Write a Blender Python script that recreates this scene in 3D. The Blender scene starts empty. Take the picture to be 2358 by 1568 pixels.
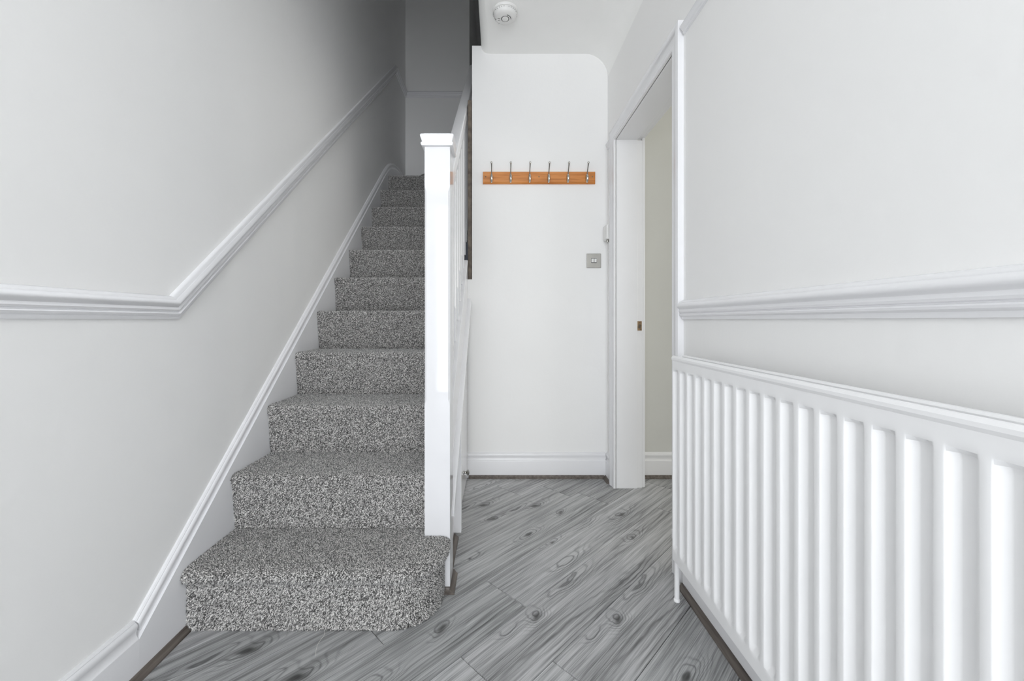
import bpy, bmesh, math, random
import numpy as np
from mathutils import Vector, Matrix

random.seed(7)
rng = np.random.default_rng(11)
scene = bpy.context.scene
COL = scene.collection

# ------------------------------------------------------------------ camera
F_PX, W_PX, H_PX = 930.0, 2358.0, 1568.0
VPX, VPY, EYE = 1148.0, 738.0, 0.95
cam_data = bpy.data.cameras.new('camera')
cam = bpy.data.objects.new('camera', cam_data)
COL.objects.link(cam)
cam.location = (0, 0, EYE)
cam.rotation_euler = (math.pi / 2, 0, 0)
cam_data.sensor_fit = 'HORIZONTAL'
cam_data.sensor_width = 36.0
cam_data.lens = F_PX / W_PX * 36.0
cam_data.shift_x = (W_PX / 2 - VPX) / W_PX
cam_data.shift_y = -(H_PX / 2 - VPY) / W_PX
cam_data.clip_start = 0.02
scene.camera = cam

# ------------------------------------------------------------------ world, lights, exposure
world = bpy.data.worlds.new('world')
scene.world = world
world.use_nodes = True
world.node_tree.nodes['Background'].inputs[0].default_value = (0.75, 0.85, 1.0, 1)
world.node_tree.nodes['Background'].inputs[1].default_value = 0.05


def area_light(name, loc, rot, sx, sy, power, color):
    d = bpy.data.lights.new(name, 'AREA')
    d.shape = 'RECTANGLE'
    d.size, d.size_y = sx, sy
    d.energy = power
    d.color = color
    o = bpy.data.objects.new(name, d)
    o.location = loc
    o.rotation_euler = rot
    COL.objects.link(o)
    return o


# daylight through the glazed front door and its fanlight at the entrance end of the hall, behind the camera
area_light('front_door_offscreen', (-0.12, -2.42, 1.225), (math.pi / 2, 0, 0), 1.34, 2.4, 60, (0.93, 0.96, 1.0))
# daylight through the window on the far side of the room beyond the doorway
area_light('side_room_window_offscreen', (3.93, 1.1, 1.45), (0, math.pi / 2, 0), 1.3, 1.6, 30, (1.0, 0.99, 0.95))

scene.view_settings.view_transform = 'Standard'
scene.view_settings.look = 'None'
scene.view_settings.exposure = 0.20
scene.view_settings.gamma = 1.0
scene.view_settings.use_curve_mapping = False


scene.cycles.diffuse_bounces = 8          # white hall: let the daylight bounce along it
scene.cycles.max_bounces = 12


# ------------------------------------------------------------------ materials
class NT:
    def __init__(self, name):
        self.m = bpy.data.materials.new(name)
        self.m.use_nodes = True
        self.t = self.m.node_tree
        self.b = self.t.nodes['Principled BSDF']

    def n(self, kind, **kw):
        nd = self.t.nodes.new(kind)
        for k, v in kw.items():
            setattr(nd, k, v)
        return nd

    def put(self, sock, v):
        if isinstance(v, bpy.types.NodeSocket):
            self.t.links.new(v, sock)
        else:
            sock.default_value = v

    def math(self, op, a, b=None, c=None):
        nd = self.n('ShaderNodeMath', operation=op)
        self.put(nd.inputs[0], a)
        if b is not None:
            self.put(nd.inputs[1], b)
        if c is not None:
            self.put(nd.inputs[2], c)
        return nd.outputs[0]

    def vmath(self, op, a, b=None):
        nd = self.n('ShaderNodeVectorMath', operation=op)
        self.put(nd.inputs[0], a)
        if b is not None:
            self.put(nd.inputs[1], b)
        return nd.outputs['Value'] if op in ('LENGTH', 'DOT_PRODUCT') else nd.outputs[0]

    def noise(self, vec, scale, detail=2.0, rough=0.5):
        nd = self.n('ShaderNodeTexNoise')
        self.put(nd.inputs['Vector'], vec)
        nd.inputs['Scale'].default_value = scale
        nd.inputs['Detail'].default_value = detail
        nd.inputs['Roughness'].default_value = rough
        return nd.outputs['Fac']

    def ramp(self, fac, stops):
        nd = self.n('ShaderNodeValToRGB')
        self.put(nd.inputs[0], fac)
        e = nd.color_ramp.elements
        while len(e) < len(stops):
            e.new(0.5)
        for el, (p, c) in zip(e, stops):
            el.position = p
            el.color = (*c, 1) if len(c) == 3 else c
        return nd.outputs['Color']

    def mix(self, fac, a, b, blend='MIX'):
        nd = self.n('ShaderNodeMix', data_type='RGBA', blend_type=blend)
        self.put(nd.inputs[0], fac)
        self.put(nd.inputs[6], a)
        self.put(nd.inputs[7], b)
        return nd.outputs[2]

    def bump(self, height, strength, dist):
        nd = self.n('ShaderNodeBump')
        nd.inputs['Strength'].default_value = strength
        nd.inputs['Distance'].default_value = dist
        self.put(nd.inputs['Height'], height)
        self.t.links.new(nd.outputs[0], self.b.inputs['Normal'])

    def coord(self, which='Object'):
        return self.n('ShaderNodeTexCoord').outputs[which]


def plain(name, col, rough=0.5, metal=0.0, var=0.02, scale=6.0, bump=0.0, bscale=40.0, bdist=0.002):
    k = NT(name)
    co = k.coord()
    f = k.noise(co, scale, 3.0)
    a = tuple(max(0, c * (1 - var)) for c in col)
    b = tuple(min(1, c * (1 + var)) for c in col)
    k.put(k.b.inputs['Base Color'], k.ramp(f, [(0.35, a), (0.65, b)]))
    k.b.inputs['Roughness'].default_value = rough
    k.b.inputs['Metallic'].default_value = metal
    if bump:
        k.bump(k.noise(co, bscale, 3.0), bump, bdist)
    return k.m


M = {}
M['wall'] = plain('wall_paint', (0.875, 0.872, 0.864), 0.7, var=0.008, scale=2.0, bump=0.25, bscale=28.0, bdist=0.003)
M['ceil'] = plain('ceiling_paint', (0.94, 0.94, 0.925), 0.8, var=0.008, bump=0.15, bscale=20.0)
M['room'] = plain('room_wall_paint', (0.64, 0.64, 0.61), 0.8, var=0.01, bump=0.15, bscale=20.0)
M['gloss'] = plain('white_gloss_paint', (0.81, 0.81, 0.825), 0.22, var=0.01, scale=5.0, bump=0.08, bscale=18.0)
M['gloss_hi'] = plain('white_mirror_gloss_paint', (0.75, 0.75, 0.765), 0.06, var=0.01, scale=5.0)
M['rad'] = plain('radiator_enamel', (0.88, 0.88, 0.885), 0.3, var=0.006, scale=8.0)
M['dark'] = plain('dark_gap', (0.02, 0.02, 0.018), 0.9)
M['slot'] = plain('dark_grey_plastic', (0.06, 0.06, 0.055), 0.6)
M['plastic'] = plain('white_plastic', (0.80, 0.795, 0.78), 0.35, var=0.01)
M['chrome'] = plain('chrome', (0.62, 0.61, 0.58), 0.10, 1.0)
M['steel'] = plain('brushed_steel', (0.43, 0.42, 0.395), 0.34, 1.0, var=0.05, scale=20.0)
M['dark_chrome'] = plain('dark_polished_metal', (0.33, 0.32, 0.30), 0.18, 1.0)
M['brass'] = plain('tarnished_brass', (0.32, 0.22, 0.13), 0.4, 0.8, var=0.3, scale=90.0)
M['under'] = plain('underlay_joint', (0.05, 0.05, 0.05), 0.9)
M['brown'] = plain('bare_brown_timber', (0.16, 0.13, 0.10), 0.6, var=0.3, scale=30.0)
M['thread'] = plain('pale_thread', (0.75, 0.74, 0.70), 0.8)


def wood_bead():
    k = NT('grey_brown_beading')
    co = k.coord()
    st = k.vmath('MULTIPLY', co, (60.0, 5.0, 90.0))
    f = k.noise(st, 1.0, 4.0, 0.6)
    k.put(k.b.inputs['Base Color'], k.ramp(f, [(0.3, (0.055, 0.045, 0.037)), (0.55, (0.13, 0.11, 0.095)), (0.75, (0.19, 0.165, 0.14))]))
    k.b.inputs['Roughness'].default_value = 0.5
    return k.m


def pine():
    k = NT('orange_pine')
    co = k.coord()
    st = k.vmath('MULTIPLY', co, (5.0, 40.0, 70.0))
    f = k.noise(st, 1.0, 5.0, 0.6)
    k.put(k.b.inputs['Base Color'], k.ramp(f, [(0.25, (0.40, 0.125, 0.022)), (0.5, (0.60, 0.225, 0.05)), (0.75, (0.70, 0.30, 0.09))]))
    k.b.inputs['Roughness'].default_value = 0.4
    return k.m


M['bead'] = wood_bead()
M['pine'] = pine()


def laminate(idx, knots, tint):
    """grey wood-print laminate: growth lines bending round knots, local x runs along the plank"""
    k = NT('grey_oak_laminate_%d' % idx)
    co = k.coord()
    sep = k.n('ShaderNodeSeparateXYZ')
    k.put(sep.inputs[0], co)
    X, Y = sep.outputs[0], sep.outputs[1]
    seed = 3.7 * idx + 1.3
    wob = k.noise(k.vmath('ADD', k.vmath('MULTIPLY', co, (1.0, 7.0, 1.0)), (seed, seed, seed)), 1.0, 2.0, 0.5)
    wob2 = k.noise(k.vmath('ADD', k.vmath('MULTIPLY', co, (9.0, 30.0, 1.0)), (0.0, seed, seed)), 1.0, 2.0, 0.5)
    fld = k.math('MULTIPLY_ADD', Y, 46.0, k.math('MULTIPLY', wob, 6.0))
    fld = k.math('MULTIPLY_ADD', wob2, 0.9, fld)
    nv = k.n('ShaderNodeTexNoise')
    k.put(nv.inputs['Vector'], k.vmath('MULTIPLY', co, (9.0, 16.0, 1.0)))
    nv.inputs['Scale'].default_value = 1.0
    nv.inputs['Detail'].default_value = 2.0
    kco = k.vmath('ADD', co, k.vmath('MULTIPLY', k.vmath('SUBTRACT', nv.outputs['Color'], (0.5, 0.5, 0.5)), (0.085, 0.036, 0.0)))
    dark = None
    halo = None
    for (kx, ky, lx, ly, amp, r) in knots:
        d = k.vmath('SUBTRACT', kco, (kx, ky, 0.0))
        g = k.vmath('LENGTH', k.vmath('MULTIPLY', d, (1 / lx, 1 / ly, 0.0)))
        e = k.math('POWER', 2.71828, k.math('MULTIPLY', k.math('MULTIPLY', g, g), -1.0))
        fld = k.math('MULTIPLY_ADD', e, amp, fld)
        halo = e if halo is None else k.math('MAXIMUM', halo, e)
        if r > 0:
            g2 = k.vmath('LENGTH', k.vmath('MULTIPLY', d, (1 / (r * 1.5), 1 / r, 0.0)))
            e2 = k.math('POWER', 2.71828, k.math('MULTIPLY', k.math('MULTIPLY', g2, g2), -1.0))
            dark = e2 if dark is None else k.math('MAXIMUM', dark, e2)
    fine = k.noise(k.vmath('ADD', k.vmath('MULTIPLY', co, (6.0, 330.0, 1.0)), (seed, 0.0, 0.0)), 1.0, 3.0, 0.6)
    band = k.noise(k.vmath('ADD', k.vmath('MULTIPLY', co, (1.6, 55.0, 1.0)), (seed, 2.0, 0.0)), 1.0, 3.0, 0.55)
    fld = k.math('MULTIPLY_ADD', fine, 0.22, fld)
    sn = k.math('SINE', k.math('MULTIPLY', fld, 6.2832))
    sn = k.math('MULTIPLY_ADD', sn, 0.5, 0.5)
    ln = k.math('POWER', sn, 4.0)                                   # narrow dark growth lines
    patch = k.noise(k.vmath('ADD', k.vmath('MULTIPLY', co, (2.0, 11.0, 1.0)), (seed * 2, 4.0, 0.0)), 1.0, 2.0, 0.5)
    pm = k.n('ShaderNodeMapRange', interpolation_type='SMOOTHSTEP')
    k.put(pm.inputs[0], patch)
    pm.inputs[1].default_value, pm.inputs[2].default_value = 0.45, 0.75
    pm.inputs[3].default_value, pm.inputs[4].default_value = 0.10, 0.60
    amt = k.math('MAXIMUM', k.math('MULTIPLY', halo, 0.80), pm.outputs[0])
    line = k.math('MULTIPLY', ln, amt)
    tone = k.math('MULTIPLY_ADD', k.math('SUBTRACT', band, 0.5), 1.05, k.math('MULTIPLY_ADD', k.math('SUBTRACT', fine, 0.5), 1.05, 0.5))
    tone = k.math('MULTIPLY_ADD', k.math('SUBTRACT', patch, 0.5), -0.35, tone)
    base = k.ramp(tone, [(0.12, tuple(0.115 * t for t in tint)), (0.38, tuple(0.30 * t for t in tint)), (0.60, tuple(0.46 * t for t in tint)), (0.88, tuple(0.62 * t for t in tint))])
    col = k.mix(line, base, (0.05, 0.051, 0.052, 1))
    if dark is not None:
        col = k.mix(k.math('MULTIPLY', dark, 0.85), col, (0.035, 0.034, 0.032, 1))
    k.put(k.b.inputs['Base Color'], col)
    k.b.inputs['Roughness'].default_value = 0.38
    k.bump(k.math('ADD', fine, line), 0.12, 0.001)
    return k.m


KN = [
    [(.267, .137, .050, .036, 4.4, .013), (.165, .165, .045, .020, 2.4, 0), (.478, .165, .15, .030, 3.2, 0), (.936, .144, .07, .030, 3.0, .012), (.70, .02, .2, .03, 2.0, 0)],
    [(.374, .178, .07, .022, 3.0, .010), (.31, .05, .12, .030, 3.2, .0), (.80, .09, .10, .035, 3.4, .011), (.62, .16, .10, .03, 1.8, .0)],
    [(.754, .098, .09, .032, 4.0, .010), (1.034, .119, .05, .03, 2.6, .014), (.20, .06, .14, .03, 2.2, 0), (.45, .15, .1, .02, 2.0, .006)],
    [(.814, .120, .05, .030, 3.0, .013), (.97, .11, .12, .026, 3.2, 0), (1.068, .058, .09, .032, 4.2, .018), (.30, .10, .2, .03, 2.6, 0)],
]
TINT = [(1.0, 1.0, 1.005), (0.98, 0.985, 0.99), (0.92, 0.93, 0.93), (0.86, 0.865, 0.865)]
LAM = [laminate(i, KN[i], TINT[i]) for i in range(4)]


def carpet_mat(name, attr):
    k = NT(name)
    if attr:
        a = k.n('ShaderNodeAttribute', attribute_name='tint')
        k.put(k.b.inputs['Base Color'], a.outputs['Color'])
    else:
        f = k.noise(k.coord(), 260.0, 2.0, 0.6)
        k.put(k.b.inputs['Base Color'], k.ramp(f, [(0.38, (0.05, 0.05, 0.048)), (0.62, (0.30, 0.29, 0.28))]))
    k.b.inputs['Roughness'].default_value = 0.95
    k.b.inputs['Specular IOR Level'].default_value = 0.1
    k.b.inputs['Sheen Weight'].default_value = 0.35
    k.b.inputs['Sheen Roughness'].default_value = 0.6
    return k.m


M['carpet'] = carpet_mat('carpet_backing', False)
M['pile'] = carpet_mat('carpet_pile', True)


# ------------------------------------------------------------------ mesh helpers
def finish(name, verts, faces, mat, parent=None, smooth=None, recalc=True):
    me = bpy.data.meshes.new(name)
    me.from_pydata([tuple(v) for v in verts], [], faces)
    if recalc:
        bm = bmesh.new()
        bm.from_mesh(me)
        bmesh.ops.recalc_face_normals(bm, faces=bm.faces)
        bm.to_mesh(me)
        bm.free()
    if smooth is not None:
        me.shade_smooth()
        me.set_sharp_from_angle(angle=math.radians(smooth))
    me.materials.append(M[mat] if isinstance(mat, str) else mat)
    o = bpy.data.objects.new(name, me)
    COL.objects.link(o)
    if parent is not None:
        o.parent = parent
    return o


class MB:
    def __init__(self):
        self.v, self.f = [], []

    def add(self, vs, fs):
        b = len(self.v)
        self.v += [tuple(p) for p in vs]
        self.f += [tuple(i + b for i in q) for q in fs]
        return self

    def box(self, x0, x1, y0, y1, z0, z1):
        vs = [(x, y, z) for z in (z0, z1) for y in (y0, y1) for x in (x0, x1)]
        fs = [(0, 2, 3, 1), (4, 5, 7, 6), (0, 1, 5, 4), (2, 6, 7, 3), (0, 4, 6, 2), (1, 3, 7, 5)]
        return self.add(vs, fs)

    def rbox(self, x0, x1, y0, y1, z0, z1, b):
        bm = bmesh.new()
        vs = [bm.verts.new((x, y, z)) for z in (z0, z1) for y in (y0, y1) for x in (x0, x1)]
        for q in [(0, 2, 3, 1), (4, 5, 7, 6), (0, 1, 5, 4), (2, 6, 7, 3), (0, 4, 6, 2), (1, 3, 7, 5)]:
            bm.faces.new([vs[i] for i in q])
        bmesh.ops.bevel(bm, geom=list(bm.edges), offset=b, segments=2, affect='EDGES', profile=0.5)
        bm.verts.index_update()
        self.add([v.co[:] for v in bm.verts], [[v.index for v in f.verts] for f in bm.faces])
        bm.free()
        return self

    def loft(self, rings, caps=True, closed=True):
        n = len(rings[0])
        vs = [p for r in rings for p in r]
        fs = []
        for i in range(len(rings) - 1):
            for j in range(n if closed else n - 1):
                k2 = (j + 1) % n
                fs.append((i * n + j, i * n + k2, (i + 1) * n + k2, (i + 1) * n + j))
        if caps:
            fs.append(tuple(range(n))[::-1])
            fs.append(tuple(range((len(rings) - 1) * n, len(rings) * n)))
        return self.add(vs, fs)

    def prism(self, poly, axis, a, b):
        """poly of 2D points extruded along axis 0/1/2 from a to b"""
        def p3(p, t):
            q = list(p)
            q.insert(axis, t)
            return tuple(q)
        return self.loft([[p3(p, a) for p in poly], [p3(p, b) for p in poly]])

    def sweep(self, path, normal, profile):
        """profile (across, proud) swept along path; across = normal x tangent, mitred corners"""
        N = Vector(normal).normalized()
        P = [Vector(p) for p in path]
        rings = []
        for i, p in enumerate(P):
            t0 = (p - P[i - 1]).normalized() if i > 0 else None
            t1 = (P[i + 1] - p).normalized() if i < len(P) - 1 else None
            if t0 is None:
                t0 = t1
            if t1 is None:
                t1 = t0
            a0, a1 = N.cross(t0), N.cross(t1)
            m = (a0 + a1).normalized()
            s = 1.0 / max(0.3, m.dot(a0))
            rings.append([p + m * (s * c) + N * q for c, q in profile])
        return self.loft(rings)

    def tube(self, path, radii, seg=10):
        P = [Vector(p) for p in path]
        rings = []
        up = Vector((1, 0, 0))
        for i, p in enumerate(P):
            t = (P[min(i + 1, len(P) - 1)] - P[max(i - 1, 0)]).normalized()
            u = up - t * up.dot(t)
            if u.length < 1e-4:
                u = Vector((0, 1, 0)) - t * t.y
            u.normalize()
            w = t.cross(u)
            r = radii[i] if isinstance(radii, (list, tuple)) else radii
            rings.append([p + (u * math.cos(2 * math.pi * j / seg) + w * math.sin(2 * math.pi * j / seg)) * r for j in range(seg)])
        return self.loft(rings)

    def lathe(self, prof, center, axis=(0, 0, 1), seg=40, sx=1.0, sy=1.0):
        A = Vector(axis).normalized()
        u = Vector((1, 0, 0)) if abs(A.x) < 0.9 else Vector((0, 1, 0))
        u = (u - A * u.dot(A)).normalized()
        w = A.cross(u)
        c = Vector(center)
        rings = [[c + A * h + (u * (sx * math.cos(2 * math.pi * j / seg)) + w * (sy * math.sin(2 * math.pi * j / seg))) * max(r, 1e-5) for j in range(seg)] for r, h in prof]
        return self.loft(rings)

    def skew(self):
        """the old right-hand wall is slightly out of square with the hall"""
        out = []
        for x, y, z in self.v:
            w = min(1.0, max(0.0, (x - 0.45) / 0.18))
            out.append((x + w * (0.0105 - 0.0085 * (min(y, 2.454) - 1.0)) if y > -9 else x, y, z))
        self.v = out
        return self

    def make(self, name, mat, parent=None, smooth=None):
        return finish(name, self.v, self.f, mat, parent, smooth)


def empty(name, loc=(0, 0, 0)):
    o = bpy.data.objects.new(name, None)
    o.empty_display_size = 0.1
    o.location = loc
    COL.objects.link(o)
    return o


def struct(o, label=None):
    o['kind'] = 'structure'
    if label:
        o['label'] = label
        o['category'] = label_cat(o.name)
    return o


def label_cat(n):
    for key, c in (('wall', 'wall'), ('floor', 'floor'), ('ceiling', 'ceiling'), ('door', 'doorway'), ('baseboard', 'baseboard'), ('trim', 'moulding')):
        if n.startswith(key):
            return c
    return n


def tag(o, label, cat, group=None):
    o['label'] = label
    o['category'] = cat
    if group:
        o['group'] = group
    return o


def under(parent, child):
    """parent keeping world placement (parents are unrotated empties)"""
    child.parent = parent
    child.matrix_parent_inverse = Matrix.Translation(parent.location).inverted()
    return child


# ------------------------------------------------------------------ dimensions
LW, RW = -0.975, 0.665           # wall faces
BACK = 2.454
FRONT = -2.4
CEIL, UP = 2.57, 2.62
D, G, R = 1.2374, 0.2277, 0.2011  # first riser, going, rise
STR = -0.956                      # face of the wall string
UPTOP = 5.0
SL = R / G


def pitch(y):
    return R + SL * (y - (D - 0.024))


# ------------------------------------------------------------------ floor with laminate planks
floor = MB().box(-1.02, 4.05, FRONT - 0.1, 2.50, -0.05, -0.0085).make('floor', 'under')
struct(floor, 'grey wood-effect laminate floor laid diagonally through the hallway')


def clip(poly, px, py, c):
    out = []
    for i in range(len(poly)):
        a, b = poly[i], poly[(i + 1) % len(poly)]
        da, db = px * a[0] + py * a[1] - c, px * b[0] + py * b[1] - c
        if da <= 0:
            out.append(a)
        if (da < 0 < db) or (db < 0 < da):
            t = da / (da - db)
            out.append((a[0] + t * (b[0] - a[0]), a[1] + t * (b[1] - a[1])))
    return out


def inset(poly, d):
    n = len(poly)
    area = sum(poly[i][0] * poly[(i + 1) % n][1] - poly[(i + 1) % n][0] * poly[i][1] for i in range(n))
    s = 1 if area > 0 else -1
    lines = []
    for i in range(n):
        a, b = Vector(poly[i]), Vector(poly[(i + 1) % n])
        t = (b - a).normalized()
        nn = Vector((-t.y, t.x)) * s
        lines.append((a + nn * d, t))
    res = []
    for i in range(n):
        p, t = lines[i - 1]
        q, u = lines[i]
        den = t.x * u.y - t.y * u.x
        if abs(den) < 1e-6:
            res.append(tuple(q))
        else:
            k = ((q.x - p.x) * u.y - (q.y - p.y) * u.x) / den
            res.append(tuple(p + t * k))
    return res


S2 = math.sqrt(0.5)
PW, PL = 0.192, 1.285
OFFS = {-2: (0.35, 3), -1: (0.532, 3), 0: (0.60, 2), 1: (1.012, 1), 2: (0.732, 0), 3: (0.904, 0), 4: (0.35, 2), 5: (1.08, 1), 6: (0.55, 3)}
XA, XB, YA, YB = -1.0, 1.6, -2.0, 2.49
for row in range(-6, 14):
    c0 = -1.267 + PW * row
    off, var = OFFS.get(row, ((row * 0.437) % PL, row % 4))
    for seg in range(-4, 4):
        s0 = off + seg * PL
        mat = LAM[(var + (1 if seg % 2 and row not in (-1,) else 0)) % 4] if seg else LAM[var]
        if row == 1 and seg == -1:
            mat = LAM[2]
        if row == -1 and seg == -1:
            mat = LAM[3]
        # local frame: x along (1,1)/sqrt2, y = decreasing c
        ox, oy = (s0 + (c0 + PW)) * S2, (s0 - (c0 + PW)) * S2
        poly = [(0.0007, 0.0007), (PL - 0.0007, 0.0007), (PL - 0.0007, PW - 0.0007), (0.0007, PW - 0.0007)]
        # world X = ox + S2*(x - y), world Y = oy + S2*(x + y)
        poly = clip(poly, S2, -S2, XB - ox)
        poly = clip(poly, -S2, S2, -(XA - ox)) if poly else poly
        poly = clip(poly, S2, S2, YB - oy) if poly else poly
        poly = clip(poly, -S2, -S2, -(YA - oy)) if poly else poly
        # drop doubled points
        q = []
        for p in poly:
            if not q or (abs(p[0] - q[-1][0]) + abs(p[1] - q[-1][1])) > 2e-3:
                q.append(p)
        if len(q) > 2 and abs(q[0][0] - q[-1][0]) + abs(q[0][1] - q[-1][1]) < 2e-3:
            q.pop()
        if len(q) < 3:
            continue
        ar = abs(sum(q[i][0] * q[(i + 1) % len(q)][1] - q[(i + 1) % len(q)][0] * q[i][1] for i in range(len(q)))) / 2
        if ar < 0.002:
            continue
        top = inset(q, 0.0015)
        b = MB()
        b.loft([[(x, y, -0.008) for x, y in q], [(x, y, -0.0028) for x, y in q], [(x, y, 0.0) for x, y in top]])
        o = b.make('plank', mat, floor)
        o.location = (ox, oy, 0)
        o.rotation_euler = (0, 0, math.pi / 4)

ent = MB().box(LW, RW + 0.02, FRONT, YA, -0.0085, 0.0).make('floor_entrance', LAM[1])
struct(MB().box(XB, 3.95, -0.3, BACK, -0.0085, 0.0).make('floor_side_room', LAM[2]), 'grey laminate floor of the room beyond the doorway')
struct(ent, 'same grey laminate floor continuing to the entrance')

# ------------------------------------------------------------------ walls and ceiling
wl = MB().box(LW - 0.1, LW, FRONT - 0.1, 4.33, 0, UPTOP).make('wall_left', 'wall')
struct(wl, 'long off-white plastered wall rising beside the stairs')

b = MB()
b.prism([(-0.19, 0), (RW + 0.17, 0), (RW + 0.17, CEIL + 0.04), (-0.10, UP), (-0.161, UP), (-0.161, 1.20), (-0.19, 1.20)], 1, BACK, BACK + 0.1)
struct(b.make('wall_back', 'wall'), 'plain off-white end wall carrying the coat rack')

DY0, DY1, DH = 1.532, 2.283, 1.973
b = MB()
b.box(RW, RW + 0.152, FRONT - 0.1, DY0 - 0.025, 0, CEIL + 0.05)
b.box(RW, RW + 0.152, DY1 + 0.025, BACK, 0, CEIL + 0.05)
b.box(RW, RW + 0.152, DY0 - 0.025, DY1 + 0.025, DH + 0.025, CEIL + 0.05)
struct(b.skew().make('wall_right', 'wall'), 'off-white wall with the open doorway and the radiator')

# front wall of the hall, behind the viewpoint, with the glazed door opening
b = MB()
b.box(LW, -0.80, FRONT - 0.1, FRONT, 0, CEIL)
b.box(0.56, RW + 0.1, FRONT - 0.1, FRONT, 0, CEIL)
b.box(-0.80, 0.56, FRONT - 0.1, FRONT, 2.45, CEIL)
struct(b.make('wall_front', 'wall'), 'entrance wall behind with the glazed front door opening')

# ceiling: cove along the right wall, rounded lip at the stairwell edge
arc = [(RW - 0.14 + 0.14 * math.cos(t), CEIL - 0.14 + 0.14 * math.sin(t)) for t in [i * math.pi / 2 / 12 for i in range(13)]]
lip = [(-0.060 - 0.045 * math.sin(t), CEIL + 0.05 - 0.05 * math.cos(t)) for t in [i * math.pi / 2 / 6 for i in range(7)]]
b = MB()
b.prism([(RW + 0.02, CEIL - 0.14)] + arc + lip + [(-0.105, 2.80), (RW + 0.02, 2.80)], 1, 0.95, BACK)
arc2 = [(x, z) for x, z in arc]
b.prism([(RW + 0.02, CEIL - 0.14)] + arc2 + [(LW, CEIL), (LW, 2.80), (RW + 0.02, 2.80)], 1, FRONT, 0.95)
struct(b.skew().make('ceiling', 'ceil', smooth=40), 'white hall ceiling curving down into the right wall')

# upper storey around the stairwell
b = MB()
b.box(LW, -0.305, 4.23, 4.33, 2.0, UPTOP)
b.box(-0.405, -0.305, 4.33, 6.2, 2.0, UPTOP)
struct(b.make('wall_landing', 'wall'), 'shaded landing wall at the top of the stairs')
struct(MB().box(-0.405, 1.0, 6.2, 6.3, 2.3, UPTOP).make('wall_landing_end', 'wall'), 'far wall of the upper landing')
struct(MB().box(RW, RW + 0.1, 0.85, 6.2, 2.80, UPTOP).make('wall_upper_right', 'wall'), 'upper landing wall above the hall')
struct(MB().box(LW, RW, 0.85, 0.95, 2.80, UPTOP).make('wall_upper_front', 'wall'), 'upper wall over the entrance end of the hall')
struct(MB().box(LW - 0.1, RW + 0.1, 0.85, 6.3, UPTOP, UPTOP + 0.1).make('ceiling_upper', 'ceil'), 'ceiling over the stairwell')
struct(MB().box(-0.105, RW, BACK + 0.1, 6.2, 2.45, 2.61).make('floor_landing', 'carpet'), 'upper landing floor')

struct(MB().box(-0.161, -0.06, BACK + 0.1, 4.33, 0, 2.61).make('wall_stair_side', 'wall'), 'plastered wall closing the upper stairs behind the end wall')
struct(MB().box(-0.305, -0.105, 4.33, 6.2, 2.45, 2.61).make('floor_landing_turn', 'carpet'), 'carpeted turn of the upper landing')

# side room beyond the doorway
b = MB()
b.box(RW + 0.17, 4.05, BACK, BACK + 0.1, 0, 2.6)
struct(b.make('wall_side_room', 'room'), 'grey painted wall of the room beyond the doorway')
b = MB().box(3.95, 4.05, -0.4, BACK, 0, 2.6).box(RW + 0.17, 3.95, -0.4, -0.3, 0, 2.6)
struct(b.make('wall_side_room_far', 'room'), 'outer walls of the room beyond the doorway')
struct(MB().box(RW + 0.17, 4.05, -0.4, BACK, 2.5, 2.6).make('ceiling_side_room', 'ceil'), 'ceiling of the room beyond the doorway')

# ------------------------------------------------------------------ mouldings
DADO = [(0, 0), (0, .008), (.004, .0095), (.009, .010), (.0105, .0125), (.013, .0165), (.017, .0180), (.0195, .0165), (.021, .0130), (.0225, .0130),
        (.0245, .0170), (.029, .0190), (.033, .0175), (.036, .0170), (.039, .0200), (.042, .0245), (.046, .0272), (.050, .0272), (.054, .0245), (.0575, .0205),
        (.0585, .0185), (.0605, .0178), (.065, .0140), (.0685, .006), (.070, 0)]
SKIRT = [(0, 0), (0, .018), (.099, .018), (.103, .0172), (.106, .0135), (.112, .0105), (.120, .0100), (.127, .0120), (.134, .0142), (.140, .0135),
         (.144, .0105), (.1455, .0080), (.1475, .0078), (.151, .0045), (.152, 0)]
BEAD = [(0, 0), (0, .017), (.004, .0165), (.007, .0125), (.011, .0085), (.015, .0065), (.018, .005), (.018, 0)]
PICT = [(0, 0), (0, .008), (.004, .010), (.010, .010), (.014, .014), (.022, .019), (.028, .019), (.033, .014), (.038, .012), (.040, .006), (.040, 0)]
ARCH = [(0, 0), (0, .012), (.003, .0145), (.010, .0155), (.014, .0135), (.018, .0145), (.040, .0175), (.045, .0215), (.049, .0225), (.063, .0225), (.067, .0205), (.067, 0)]

# left dado: level along the hall, then up the stairs, level again at the landing (path is its lower edge)
DB = 0.9535
k_end = 3.82
t_lo = 1.222
path = [(LW, FRONT, DB), (LW, t_lo, DB), (LW, k_end, DB + 0.896 * (k_end - t_lo)), (LW, 4.23, DB + 0.896 * (k_end - t_lo))]
# across must point up: normal +x, tangent +y gives cross = +z
struct(MB().sweep(path, (1, 0, 0), DADO).make('trim_1', 'gloss', smooth=35), 'white moulded dado rail climbing the wall beside the stairs')
zt = DB + 0.896 * (k_end - t_lo)
struct(MB().sweep([(-0.305, 4.23, zt), (LW, 4.23, zt)], (0, -1, 0), [(-c, p) for c, p in DADO][::-1]).make('trim_2', 'gloss', smooth=35), 'dado rail across the shaded landing wall')
# right dado: from the door casing towards the entrance
struct(MB().sweep([(RW, 1.462, 0.954), (RW, FRONT, 0.954)], (-1, 0, 0), DADO).skew().make('trim_3', 'gloss', smooth=35), 'white moulded dado rail above the radiator')
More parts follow.
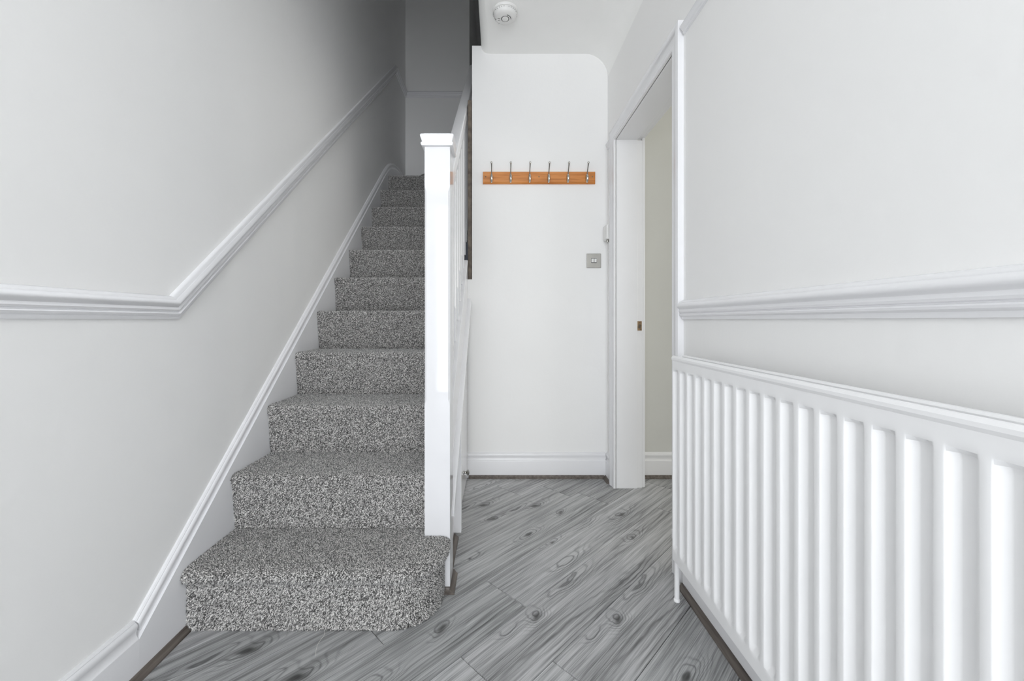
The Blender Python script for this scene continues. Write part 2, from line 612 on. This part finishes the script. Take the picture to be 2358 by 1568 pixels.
# picture rail on the right wall, broken by the door casing
struct(MB().sweep([(RW, 1.452, 1.980), (RW, FRONT, 1.980)], (-1, 0, 0), PICT).skew().make('trim_4', 'gloss', smooth=35), 'slim picture rail running from the door head towards the entrance')
struct(MB().sweep([(RW, 2.43, 1.980), (RW, 2.34, 1.980)], (-1, 0, 0), PICT).skew().make('trim_5', 'gloss', smooth=35), 'short picture rail stub between door casing and end wall')

# skirting boards, each with its beading
SKS = [(c, p + 0.001) if p else (c, p) for c, p in SKIRT]
o = struct(MB().sweep([(LW, FRONT, 0), (LW, 1.075, 0)], (1, 0, 0), SKS).make('baseboard_left', 'gloss', smooth=35), 'white moulded skirting board at the foot of the left wall')
MB().sweep([(STR, FRONT, 0), (STR, D - 0.004, 0)], (1, 0, 0), BEAD).make('floor_bead', 'bead', o, smooth=40)
o = struct(MB().sweep([(RW - 0.018, BACK, 0), (-0.19, BACK, 0)], (0, -1, 0), [(-c, p) for c, p in SKIRT][::-1]).make('baseboard_back', 'gloss', smooth=35), 'white skirting board below the coat rack wall')
MB().sweep([(RW - 0.030, BACK - .018, 0), (-0.180, BACK - .018, 0)], (0, -1, 0), [(-c, p) for c, p in BEAD][::-1]).make('floor_bead', 'bead', o, smooth=40)
o = struct(MB().sweep([(RW, 1.435, 0), (RW, FRONT, 0)], (-1, 0, 0), SKIRT).skew().make('baseboard_right', 'gloss', smooth=35), 'white skirting board behind and below the radiator')
MB().sweep([(RW - .018, 1.435, 0), (RW - .018, FRONT, 0)], (-1, 0, 0), BEAD).skew().make('floor_bead', 'bead', o, smooth=40)
o = struct(MB().sweep([(RW, BACK, 0), (RW, 2.346, 0)], (-1, 0, 0), SKIRT).skew().make('baseboard_right_stub', 'gloss', smooth=35), 'short skirting return between end wall and door casing')
MB().sweep([(RW - .018, BACK - .018, 0), (RW - .018, 2.348, 0)], (-1, 0, 0), BEAD).skew().make('floor_bead', 'bead', o, smooth=40)
o = struct(MB().sweep([(3.95, BACK, 0), (RW + 0.21, BACK, 0)], (0, -1, 0), [(-c, p) for c, p in SKIRT][::-1]).make('baseboard_side_room', 'gloss', smooth=35), 'skirting board seen through the open doorway')
MB().sweep([(3.95, BACK - .018, 0), (RW + 0.21, BACK - .018, 0)], (0, -1, 0), [(-c, p) for c, p in BEAD][::-1]).make('floor_bead', 'bead', o, smooth=40)

# ------------------------------------------------------------------ doorway
door = struct(empty('door_1', (RW, (DY0 + DY1) / 2, 0)), 'open white doorway with moulded casing and rebated frame')
a = MB().sweep([(RW, DY1, 0), (RW, DY1, DH), (RW, DY0, DH), (RW, DY0, 0)], (-1, 0, 0), ARCH).skew().make('casing', 'gloss', smooth=35)
under(door, a)
X1, X2, X3 = RW - 0.004, RW + 0.121, RW + 0.152
for y0_, y1_ in ((DY1, DY1 + 0.024), (DY0 - 0.024, DY0)):
    under(door, MB().rbox(X1, X2, y0_, y1_, 0, DH, .0015).skew().make('jamb', 'gloss'))
under(door, MB().rbox(X1, X2, DY0 - 0.024, DY1 + 0.024, DH, DH + 0.024, .0015).skew().make('head_lining', 'gloss'))
for y0_, y1_, z0_, z1_ in ((DY1 + .012, DY1 + .026, 0, DH), (DY0 - .026, DY0 - .012, 0, DH), (DY0 - .026, DY1 + .026, DH + .012, DH + .026)):
    under(door, MB().rbox(X2, X3, y0_, y1_, z0_, z1_, .001).skew().make('rebate', 'gloss'))
for y0_, y1_, z0_, z1_ in ((DY1 + .016, DY1 + .08, 0, DH + .07), (DY0 - .08, DY0 - .016, 0, DH + .07), (DY0 - .016, DY1 + .016, DH + .016, DH + .07)):
    under(door, MB().rbox(X3 + .001, X3 + .018, y0_, y1_, z0_, z1_, .003).skew().make('inner_casing', 'gloss'))
def plate_ring(x0, x1, z0, z1, y):
    return [(x0, y, z0), (x1, y, z0), (x1, y, z1), (x0, y, z1)]


o_, i_ = (X2 + .002, X2 + .027, 0.893, 0.946), (X2 + .008, X2 + .021, 0.906, 0.929)
sp = MB().loft([plate_ring(*o_, DY1 + .013), plate_ring(*o_, DY1 + .0085), plate_ring(*i_, DY1 + .0085), plate_ring(*i_, DY1 + .013), plate_ring(*o_, DY1 + .013)], caps=False).skew().make('strike_plate', 'brass')
sp['label'] = 'tarnished brass latch strike plate'
under(door, sp)
MB().box(X2 + .008, X2 + .021, DY1 + .0118, DY1 + .0128, 0.906, 0.929).skew().make('latch_hole', 'brown', sp).matrix_parent_inverse = Matrix.Identity(4)

# ------------------------------------------------------------------ carpeted steps
PILE_H = 0.0055


def tufts(verts, faces, density, name, parent, size=1.0):
    V = np.array(verts, dtype=float)
    tris = []
    for f in faces:
        for i in range(1, len(f) - 1):
            tris.append((f[0], f[i], f[i + 1]))
    T = np.array(tris)
    A, B, C = V[T[:, 0]], V[T[:, 1]], V[T[:, 2]]
    cr = np.cross(B - A, C - A)
    ar = np.linalg.norm(cr, axis=1) / 2
    nrm = cr / (2 * ar[:, None] + 1e-12)
    n = int(ar.sum() * density)
    idx = rng.choice(len(T), n, p=ar / ar.sum())
    r1, r2 = np.sqrt(rng.random(n)), rng.random(n)
    P = A[idx] * (1 - r1)[:, None] + B[idx] * (r1 * (1 - r2))[:, None] + C[idx] * (r1 * r2)[:, None]
    N = nrm[idx]
    lean = rng.normal(0, 0.42, (n, 3))
    dirn = N + lean
    dirn /= np.linalg.norm(dirn, axis=1)[:, None]
    ref = np.where(np.abs(N[:, 2:3]) < 0.9, np.array([[0, 0, 1.0]]), np.array([[1.0, 0, 0]]))
    U = np.cross(N, ref)
    U /= np.linalg.norm(U, axis=1)[:, None]
    Wv = np.cross(N, U)
    h = PILE_H * rng.uniform(0.75, 1.25, n)[:, None] * (0.8 + 0.2 * size)
    w = 0.0021 * size * rng.uniform(0.8, 1.25, n)[:, None]
    h = np.where(N[:, 2:3] > 0.85, h * 0.55, h)          # pile trodden flat on the treads
    ang = rng.random(n) * 2 * np.pi
    vs = np.empty((n, 4, 3))
    for j in range(3):
        a_ = ang + j * 2 * np.pi / 3
        off = (U * np.cos(a_)[:, None] + Wv * np.sin(a_)[:, None]) * w
        vs[:, j] = P + off - N * 0.0012
    vs[:, 3] = P + dirn * h
    base = np.array([[0, 1, 3], [1, 2, 3], [2, 0, 3]])
    fs = (base[None] + (np.arange(n) * 4)[:, None, None]).reshape(-1, 3)
    me = bpy.data.meshes.new(name)
    me.vertices.add(n * 4)
    me.vertices.foreach_set('co', vs.reshape(-1))
    nf = len(fs)
    me.loops.add(nf * 3)
    me.loops.foreach_set('vertex_index', fs.reshape(-1).astype(np.int32))
    me.polygons.add(nf)
    me.polygons.foreach_set('loop_start', (np.arange(nf) * 3).astype(np.int32))
    me.update(calc_edges=True)
    t = rng.random(n)
    pal = np.array([[0.016, 0.015, 0.014], [0.060, 0.058, 0.055], [0.33, 0.32, 0.31], [0.68, 0.665, 0.64], [0.90, 0.885, 0.86]])
    x = np.interp(t, [0, .27, .47, .74, 1.0], [0, 1, 2, 3, 4])
    i0 = np.clip(x.astype(int), 0, 3)
    fr = (x - i0)[:, None]
    colr = pal[i0] * (1 - fr) + pal[i0 + 1] * fr
    rgba = np.ones((n, 4, 4), dtype=np.float32)
    rgba[:, :, :3] = colr[:, None, :]
    at = me.color_attributes.new('tint', 'FLOAT_COLOR', 'POINT')
    at.data.foreach_set('color', rgba.reshape(-1))
    me.materials.append(M['pile'])
    o = bpy.data.objects.new(name, me)
    COL.objects.link(o)
    o.parent = parent
    o['kind'] = 'stuff'
    return o


carpet = empty('stair_carpet', (0, 0, 0))
tag(carpet, 'grey speckled twist-pile carpet fitted over the flight of stairs', 'carpet')

# bottom bullnose step
XR1 = -0.192
rad = 0.138
plan = [(STR + .001, D)] + [(x, D) for x in np.linspace(STR + .06, XR1 - rad, 9)]
plan += [(XR1 - rad + rad * math.sin(t), D + rad - rad * math.cos(t)) for t in [i * math.pi / 2 / 12 for i in range(1, 13)]]
plan += [(XR1, 1.412)]
nr = []
for i in range(len(plan)):
    a = Vector(plan[max(0, i - 1)])
    c = Vector(plan[min(len(plan) - 1, i + 1)])
    t = (c - a).normalized()
    nr.append(Vector((t.y, -t.x)))
nr[0] = Vector((0, -1))
nr[-1] = Vector((1, 0))
top1 = R - PILE_H
prof = [(0, 0.002), (0, 0.05), (0, 0.10), (0.001, 0.140), (0.004, 0.150), (0.0125, 0.1535), (0.0190, 0.159), (0.0225, 0.168), (0.0225, 0.178), (0.018, 0.187), (0.008, top1 - .0025), (-0.008, top1)]
rings = []
for off, z in prof:
    rings.append([(p[0] + n_.x * off, p[1] + n_.y * off, z) for p, n_ in zip(plan, nr)])
b = MB()
b.loft(rings, caps=False, closed=False)
base = (len(prof) - 1) * len(plan)
outer = list(range(base, base + len(plan)))
# tread fill back to the second riser, notched for the newel
extra = [(XR1 + .008, 1.4125, top1), (-0.262, 1.4125, top1), (-0.262, D + G, top1), (STR + .001, D + G, top1)]
nb = len(b.v)
b.v += extra
# fan in strips: connect each front point to the back line / newel line
b.f.append(tuple(outer[:1] + [nb + 3]) + (nb + 2,) + tuple(outer[1:][::-1])[-1:] if False else tuple([nb + 3] + outer + [nb + 1, nb + 2]))
step1 = finish('carpet_step', b.v, b.f, 'carpet', carpet, smooth=50)
# outward facing tris for tufts
bm = bmesh.new()
bm.from_mesh(step1.data)
bmesh.ops.triangulate(bm, faces=bm.faces)
bm.verts.index_update()
tv = [v.co[:] for v in bm.verts]
tf = []
for f in bm.faces:
    c = f.calc_center_median()
    n_ = f.normal
    ids = [v.index for v in f.verts]
    ok = n_.z > 0 if c.z > top1 - .003 else (n_.dot(Vector((0.3, -1, 0.2))) > 0 or n_.x > .5)
    tf.append(ids if ok else ids[::-1])
bm.free()
tufts(tv, tf, 190000, 'pile', step1)

for k in range(2, 12):
    y0 = D + (k - 1) * G
    z0, z1 = (k - 1) * R - PILE_H, k * R - PILE_H
    yb = y0 + G
    nos = 0.024
    pr = [(y0, z0 + .001), (y0 - .006, z0 + .06), (y0 - .016, z1 - .045), (y0 - nos, z1 - .020), (y0 - nos - .0005, z1 - .012), (y0 - nos + .004, z1 - .0045), (y0 - nos + .013, z1 - .0005), (y0 - nos + .03, z1), (yb, z1)]
    if k == 11:
        pr[-1] = (4.228, z1)
    xr = -0.262 if k == 2 else -0.236
    if k == 11:
        xr = -0.236
    inner = [(pr[-1][0], z1 - .02), (y0 + .02, z1 - .02), (y0 + .02, z0 + .001)]
    b = MB()
    b.prism(pr + inner, 0, STR + .001, xr)
    st = b.make('carpet_step', 'carpet', carpet, smooth=50)
    vs = [(STR + .001, y, z) for y, z in pr] + [(xr, y, z) for y, z in pr]
    n_ = len(pr)
    fs = [(i, n_ + i, n_ + i + 1, i + 1) for i in range(n_ - 1)]
    dens = 170000 if k <= 4 else (130000 if k <= 7 else 100000)
    tufts(vs, fs, dens, 'pile', st)
# quarter-turn winder above the straight flight
z0, z1 = 11 * R - PILE_H, 12 * R - PILE_H
kite = [(-0.955, 4.22), (-0.24, 3.515), (-0.24, 4.22)]
st = MB().prism(kite, 2, z0 + .001, z1).make('carpet_step', 'carpet', carpet)
tufts([(-0.955, 4.22, z0), (-0.24, 3.515, z0), (-0.24, 3.515, z1), (-0.955, 4.22, z1), (-0.24, 4.22, z1)], [(0, 1, 2, 3), (3, 2, 4)], 50000, 'pile', st)

# ------------------------------------------------------------------ staircase joinery
stair = empty('staircase', (-0.215, 1.46, 0))
tag(stair, 'white painted staircase joinery with square newel, sloping handrail and spindles', 'staircase')


def sq_ring(cx, cy, z, hw, ch):
    h = hw
    return [(cx - h + ch, cy - h, z), (cx + h - ch, cy - h, z), (cx + h, cy - h + ch, z), (cx + h, cy + h - ch, z),
            (cx + h - ch, cy + h, z), (cx - h + ch, cy + h, z), (cx - h, cy + h - ch, z), (cx - h, cy - h + ch, z)]


NX, NY, NH = -0.2148, 1.460, 0.0448
newel = MB().loft([sq_ring(NX, NY, z, NH, c) for z, c in [(0, .0012), (.655, .0012), (.672, .0065), (1.402, .0065), (1.419, .0012), (1.562, .0012)]]).make('newel_post', 'gloss_hi')
newel['label'] = 'square white newel post with stop chamfers'
under(stair, newel)
cap_p = [(1.5585, .0455), (1.5605, .0540), (1.5640, .0560), (1.5685, .0566), (1.5720, .0555), (1.5740, .0525), (1.5760, .0528), (1.5830, .0552), (1.5900, .0578), (1.5955, .0588), (1.5995, .0570), (1.6015, .0490), (1.6022, .0482), (1.6050, .0470)]
c_ = MB().loft([sq_ring(NX, NY, z, h, .002) for z, h in cap_p]).make('newel_cap', 'gloss', None, smooth=30)
c_.parent = newel

# bead round the newel foot
bd = MB().sweep([(-0.190, NY - NH, 0), (NX + NH, NY - NH, 0)], (0, -1, 0), BEAD).make('floor_bead', 'bead', None, smooth=40)
under(stair, bd)
bd = MB().sweep([(NX + NH, NY - NH - .017, 0), (NX + NH, NY + NH + .01, 0)], (1, 0, 0), BEAD).make('floor_bead', 'bead', None, smooth=40)
under(stair, bd)


def sloped(x0, x1, lo, hi, y0, y1, rnd=0.0):
    """board following the pitch between offsets lo..hi above the nosing line"""
    def rg(y):
        za, zb = pitch(y) + lo, pitch(y) + hi
        if rnd:
            r = rnd
            return [(x0, y, za), (x1, y, za), (x1, y, zb - r), (x1 - r * .3, y, zb - r * .3), (x1 - r, y, zb), (x0 + r, y, zb), (x0 + r * .3, y, zb - r * .3), (x0, y, zb - r)]
        return [(x0, y, za), (x1, y, za), (x1, y, zb), (x0, y, zb)]
    return MB().loft([rg(y0), rg(y1)])


NYB = NY + NH
TOPY = 3.50
under(stair, sloped(-0.250, -0.193, 0.875, 0.945, NYB - .002, TOPY, 0.012).make('handrail', 'gloss', None, smooth=25))
under(stair, sloped(-0.236, -0.188, -0.215, 0.0, NYB - .002, 2.452).make('outer_string', 'gloss'))
under(stair, sloped(-0.250, -0.236, -0.215, 0.04, 2.452, TOPY).make('upper_string', 'gloss'))
under(stair, sloped(-0.246, -0.1865, 0.0, 0.022, NYB - .002, 2.452, 0.005).make('base_rail', 'gloss', None, smooth=25))
under(stair, sloped(-0.190, -0.1645, -0.235, -0.212, NYB - .002, 2.452, 0.003).make('string_moulding', 'gloss', None, smooth=25))
by = 1.590
proto = None
while by < 3.40:
    zb, zt2 = pitch(by) + 0.015, pitch(by) + 0.885
    hgt = zt2 - zb
    if proto is None:
        rgs = [sq_ring(0, 0, z, .0165, c) for z, c in [(0, .0008), (.155, .0008), (.167, .0055), (hgt - .120, .0055), (hgt - .108, .0008), (hgt, .0008)]]
        proto = MB().loft(rgs).make('baluster', 'gloss')
        bo = proto
    else:
        bo = bpy.data.objects.new('baluster', proto.data)
        COL.objects.link(bo)
    bo.location = (-0.2195, by, zb)
    under(stair, bo)
    by += 0.114
# panelling below the string, the vertical frame edge and the cupboard door
pan = MB().prism([(NYB - .002, 0), (1.79, 0), (1.79, pitch(1.79) - .215), (NYB - .002, pitch(NYB) - .215)], 0, -0.215, -0.195)
under(stair, pan.make('side_panel', 'gloss_hi'))
bd = MB().sweep([(-0.195, NYB, 0), (-0.195, 1.767, 0)], (1, 0, 0), [(c, p * 1.25) for c, p in BEAD]).make('floor_bead', 'bead', None, smooth=40)
under(stair, bd)
fr = MB().prism([(1.767, 0.022), (1.800, 0.022), (1.800, pitch(1.800) - .22), (1.767, pitch(1.767) - .22)], 0, -0.195, -0.1635)
under(stair, fr.make('cupboard_frame', 'gloss'))
br = MB().rbox(-0.1885, -0.1640, 2.470, 2.53, 1.18, 2.30, .004).make('timber_strip', 'brown')
br['label'] = 'bare brown timber strip beside the end wall'
under(stair, br)
# wall string with moulded top edge
zs = lambda y: 0.152 + 0.885 * (y - 1.075)
top_path = [(1.075, zs(1.075)), (3.40, zs(3.40)), (3.49, zs(3.40) + .074), (3.56, zs(3.40) + .121), (3.64, zs(3.40) + .160), (3.74, zs(3.40) + .193), (3.85, zs(3.40) + .213), (4.0, zs(3.40) + .228), (4.23, zs(3.40) + .236)]
MLD = [(c - .152, p) for c, p in SKS if c > 0.09]
top_path = [(1.0, zs(1.075))] + top_path
MLD = [(MLD[0][0], 0)] + MLD
wsb = MB().sweep([(LW, y, z) for y, z in top_path], (1, 0, 0), MLD)
np_ = len(MLD)
rgs_ = [wsb.v[i * np_:(i + 1) * np_] for i in range(1, len(top_path))]
top_path = top_path[1:]
ws = MB().loft(rgs_).make('string_cap_moulding', 'gloss', None, smooth=35)
low = [(y, max(0.0, z - .40)) for y, z in top_path]
low = [(1.075, 0.0), (1.33, 0.0)] + [(y, z) for y, z in low if z > 0.001]
body = MB().prism([(y, z - .050) for y, z in top_path] + low[::-1], 0, LW, STR).make('wall_string', 'gloss')
under(stair, body)
ws.parent = body

# ------------------------------------------------------------------ under-stair cupboard door
cd = struct(empty('door_2', (-0.2, 2.13, 0)), 'low glossy white cupboard door under the stairs')
dp = MB().prism([(1.802, 0.008), (2.432, 0.008), (2.432, pitch(2.432) - .236), (1.802, pitch(1.802) - .236)], 0, -0.209, -0.189).make('door_panel', 'gloss_hi')
under(cd, dp)
kb = MB().lathe([(.0001, 0), (.011, 0), (.011, .002), (.005, .005), (.0045, .011), (.012, .018), (.0165, .022), (.0165, .024), (.010, .029), (.0001, .031)], (-0.189, 2.20, 0.122), (1, 0, 0), 20).make('knob', 'dark_chrome', None, smooth=30)
kb['label'] = 'small dark chrome knob'
kb.parent = dp

# ------------------------------------------------------------------ radiator
rd = empty('radiator', (0.6, 0.75, 0))
tag(rd, 'white double-panel radiator with vertical flutes under the dado rail', 'radiator')
XF, ZB, ZT = 0.577, 0.155, 0.834
YE, YN = 1.344, 0.12
PIT, DEP = 0.0508, 0.0108
cross = [(-.0254, 1), (-.0150, 1), (-.0085, 1), (-.0064, .97), (-.0045, .87)]
samples = []
nk = int((YE - YN) / PIT) + 3
for i in range(-8, nk + 2):
    yc = 0.479 + PIT * i          # centre of a raised land
    for dy, d in [(-.0190, 1), (-.0178, .97), (-.0164, .88), (-.0078, .12), (-.0064, .03), (-.0052, 0), (.0052, 0), (.0064, .03), (.0078, .12), (.0164, .88), (.0178, .97), (.0190, 1)]:
        y = yc + dy
        if YN + .012 < y < YE - .006:
            samples.append((y, d))
samples.sort()
ys = [(YN, 0, .010), (YN + .001, 0, .004), (YN + .005, 0, 0)] + [(y, d, 0) for y, d in samples] + [(YE - .004, 0, 0), (YE - .001, 0, .002), (YE, 0, .010)]
FB, FT = 0.198, 0.789
zsamp = [(ZB, 0, .010), (ZB + .001, 0, .004), (ZB + .005, 0, 0), (FB - .012, 0, 0), (FB - .004, .05, 0), (FB, .2, 0), (FB + .010, .85, 0), (FB + .015, .97, 0), (FB + .022, 1, 0),
         (.5, 1, 0), (FT - .016, 1, 0), (FT - .011, .95, 0), (FT - .007, .8, 0), (FT, .12, 0), (FT + .004, .02, 0), (FT + .012, 0, 0), (ZT - .018, 0, 0), (ZT - .012, 0, -.003), (ZT - .006, 0, -.003), (ZT - .001, 0, .001), (ZT, 0, .005), (ZT - .001, 0, .009), (ZT - .008, 0, .012)]
vs, fs = [], []
for z, m, ox in zsamp:
    for y, d, oy in ys:
        vs.append((XF + DEP * d * m + max(ox, oy) if oy else XF + DEP * d * m + ox, y, z))
nY = len(ys)
for i in range(len(zsamp) - 1):
    for j in range(nY - 1):
        fs.append((i * nY + j, i * nY + j + 1, (i + 1) * nY + j + 1, (i + 1) * nY + j))
fp = finish('front_panel', vs, fs, 'rad', None, smooth=22)
under(rd, fp)
# plain rear panel with rolled top seam
rp = [(.6120, ZB), (.6120, ZT - .014), (.6095, ZT - .009), (.6095, ZT - .003), (.6130, ZT + .0005), (.6190, ZT + .001), (.6250, ZT - .001), (.6285, ZT - .005), (.6285, ZB)]
under(rd, MB().prism(rp, 1, YN, YE - .004).make('rear_panel', 'rad', None, smooth=40))
under(rd, MB().box(XF + .0095, .6120, YN + .02, YE - .02, ZT - .026, ZT - .023).make('top_plate', 'rad'))
for yy in (YN + .03, YE - .04):
    under(rd, MB().box(XF + .012, .6120, yy, yy + .004, ZB + .02, ZT - .03).make('waterway_end', 'rad'))
for yy in (YN + .25, YE - .25):
    under(rd, MB().box(.6285, .6625, yy, yy + .04, .25, .78).make('wall_bracket', 'rad'))
for px, py in ((.604, 1.3676), (.604, YN - .03)):
    b = MB().tube([(px, py, 0.0), (px, py, .20)], .0082, 16)
    b.lathe([(.010, .0), (.0105, .006), (.0085, .009)], (px, py, 0.0), (0, 0, 1), 16)
    under(rd, b.make('pipe', 'rad', None, smooth=40))
    b = MB().lathe([(.0001, 0), (.012, 0), (.012, .02), (.016, .022), (.016, .05), (.012, .052), (.012, .07), (.0001, .07)], (px, py, .19), (0, 0, 1), 16)
    b.tube([(px, py, .225), (px, py + (-.05 if py > 1 else .06), .225)], .011, 12)
    under(rd, b.make('valve', 'rad', None, smooth=40))

# ------------------------------------------------------------------ coat rack
RX0, RX1, RZ0, RZ1 = -0.0945, 0.5845, 1.7770, 1.8495
RYF = BACK - 0.018
rack = empty('coat_rack', ((RX0 + RX1) / 2, BACK, RZ0))
tag(rack, 'orange pine coat rack board with six chrome hooks on the end wall', 'coat rack')
bo = MB()
ch = .006
ring0 = [(RX0, RZ0), (RX1, RZ0), (RX1, RZ1), (RX0, RZ1)]
ring1 = [(RX0 + .002, RZ0 + .009), (RX1 - .002, RZ0 + .009), (RX1 - .002, RZ1 - .002), (RX0 + .002, RZ1 - .002)]
bo.loft([[(x, BACK, z) for x, z in ring0], [(x, RYF + .006, z) for x, z in ring0], [(x, RYF, z) for x, z in ring1]])
under(rack, bo.make('board', 'pine'))
for sx in (1118.5, 1241, 1364):
    X = (sx - VPX) * RYF / F_PX
    under(rack, MB().lathe([(.0001, .0016), (.003, .0012), (.0042, 0), (.0042, -.003)], (X, RYF - .0002, 1.817), (0, -1, 0), 12).make('screw', 'brass', None, smooth=40))
hook0 = stem0 = tip0 = None
for hx in (1132, 1176, 1220, 1264, 1308.5, 1352.5):
    X = (hx - VPX) * (RYF - .01) / F_PX
    if hook0 is None:
        hook0 = MB().lathe([(.0001, .020), (.30, .0192), (.60, .0160), (.85, .0100), (1.0, .0025), (1.0, 0)], (0, 0, 0), (0, -1, 0), 24, .0112, .0285).make('hook', 'chrome', None, smooth=50)
        stem0 = MB().tube([(0, -.006, .020), (0, -.011, .031), (0, -.019, .043), (0, -.028, .055), (0, -.036, .067), (0, -.040, .074)], [.0034, .0029, .0027, .0029, .0036, .0040], 10).make('stem', 'dark_chrome', hook0, smooth=50)  # chrome stem; its dark reflections are put into a darker metal colour
        tip0 = MB().lathe([(.0070 * math.sin(t), -.0070 * math.cos(t)) for t in [i * math.pi / 8 for i in range(9)]], (0, -.0405, .0780), (0, 0, 1), 14).make('hook_tip', 'chrome', hook0, smooth=60)
        h = hook0
    else:
        h = hook0.copy()
        COL.objects.link(h)
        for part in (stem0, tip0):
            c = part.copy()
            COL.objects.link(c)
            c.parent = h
    h.location = (X, RYF - .0004, 1.8085)
    under(rack, h)

# ------------------------------------------------------------------ light switch
sw = empty('light_switch', (.577, BACK, 1.27))
tag(sw, 'square brushed steel double light switch below the coat rack', 'light switch')
SYF = BACK - .007
under(sw, MB().rbox(.5340, .6215, SYF, BACK, 1.2690, 1.3555, .0025).make('plate', 'steel'))
for i in (0, 1):
    x0 = .5620 + i * .0172
    rs = MB().box(x0, x0 + .0152, SYF - .0008, SYF + .002, 1.298, 1.328).make('rocker_gap', 'slot')  # gap round the rocker, its shade put in as a dark insert
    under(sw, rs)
    rk = MB().prism([(SYF + .001, 1.3025), (SYF - .0015, 1.3025), (SYF - .0018, 1.313), (SYF - .005, 1.3245), (SYF + .001, 1.3245)], 0, x0 + .0012, x0 + .0140).make('rocker', 'plastic')
    under(sw, rk)

# ------------------------------------------------------------------ small wall box by the door casing
cb = empty('wall_control_box', (RW, 2.41, 1.41))
tag(cb, 'small white plastic control box on the right wall beside the door casing', 'control box')
BX = RW - .0015
under(cb, MB().rbox(BX - .032, BX + .001, 2.360, 2.440, 1.428, 1.514, .006).make('cover', 'plastic', None))
under(cb, MB().rbox(BX - .016, BX + .001, 2.354, 2.446, 1.422, 1.520, .003).make('base', 'plastic', None))
under(cb, MB().lathe([(.0001, 0), (.008, 0), (.009, .012), (.007, .016), (.0001, .016)], (BX - .020, 2.385, 1.413), (0, 0, 1), 16).make('dial', 'steel', None, smooth=40))

# ------------------------------------------------------------------ smoke alarm
SX, SY = 0.0345, 2.116
sa = empty('smoke_alarm', (SX, SY, CEIL))
tag(sa, 'round white smoke alarm fixed to the hall ceiling', 'smoke alarm')
dn = (0, 0, -1)
under(sa, MB().lathe([(.0001, 0), (.066, 0), (.067, .004), (.0665, .010), (.064, .013), (.0001, .013)], (SX, SY, CEIL + .001), dn, 48).make('base', 'plastic', None, smooth=40))
body = MB().lathe([(.060, .012), (.061, .016), (.060, .022), (.056, .031), (.049, .0375), (.040, .040), (.0215, .0405), (.0210, .0385), (.0175, .0385), (.0170, .0415), (.0150, .0425), (.0001, .0430)], (SX, SY, CEIL), dn, 48).make('body', 'plastic', None, smooth=35)
under(sa, body)
under(sa, MB().lathe([(.0172, .0384), (.0172, .0396), (.0212, .0396), (.0212, .0384)], (SX, SY, CEIL), dn, 40).make('button_ring', 'slot'))
for k in range(30):
    a_ = k * 2 * math.pi / 30
    if k % 6 == 5:
        continue
    c = Vector((SX + .0608 * math.cos(a_), SY + .0608 * math.sin(a_), CEIL - .0185))
    b = MB()
    b.box(-.0008, .0008, -.0014, .0014, -.0014, .0014)
    o = b.make('vent', 'slot')
    o.location = c
    o.rotation_euler = (0, 0, a_)
    under(sa, o)
for a_, r0, r1 in ((2.55, .030, .046), (2.85, .026, .038), (3.25, .026, .040), (3.05, .043, .052), (2.3, .040, .050)):
    o = MB().box(r0, r1, -.0011, .0011, -.0006, .0006).make('grille_slot', 'slot')
    o.location = (SX, SY, CEIL - .0400 + (.0020 if r1 > .045 else 0))
    o.rotation_euler = (0, 0, a_)
    under(sa, o)
o = MB()
aa = [-1.25 + i * 1.3 / 8 for i in range(9)]
o.loft([[(SX + r * math.cos(t), SY + r * math.sin(t), z) for r, z in ((.0285, CEIL - .0395), (.0285, CEIL - .0410), (.0315, CEIL - .0410), (.0315, CEIL - .0395))] for t in aa])
under(sa, o.make('grille_slot', 'slot'))

# ------------------------------------------------------------------ loose thread on the floor
th = MB().tube([((x - VPX) * .95 / (y - VPY), F_PX * .95 / (y - VPY), 0.0006) for x, y in ((748, 1454), (746, 1464), (738, 1474), (731, 1485), (728, 1497), (727, 1510))], .0005, 6).make('thread', 'thread')
tag(th, 'pale loose carpet thread lying on the floor at the bottom step', 'thread')
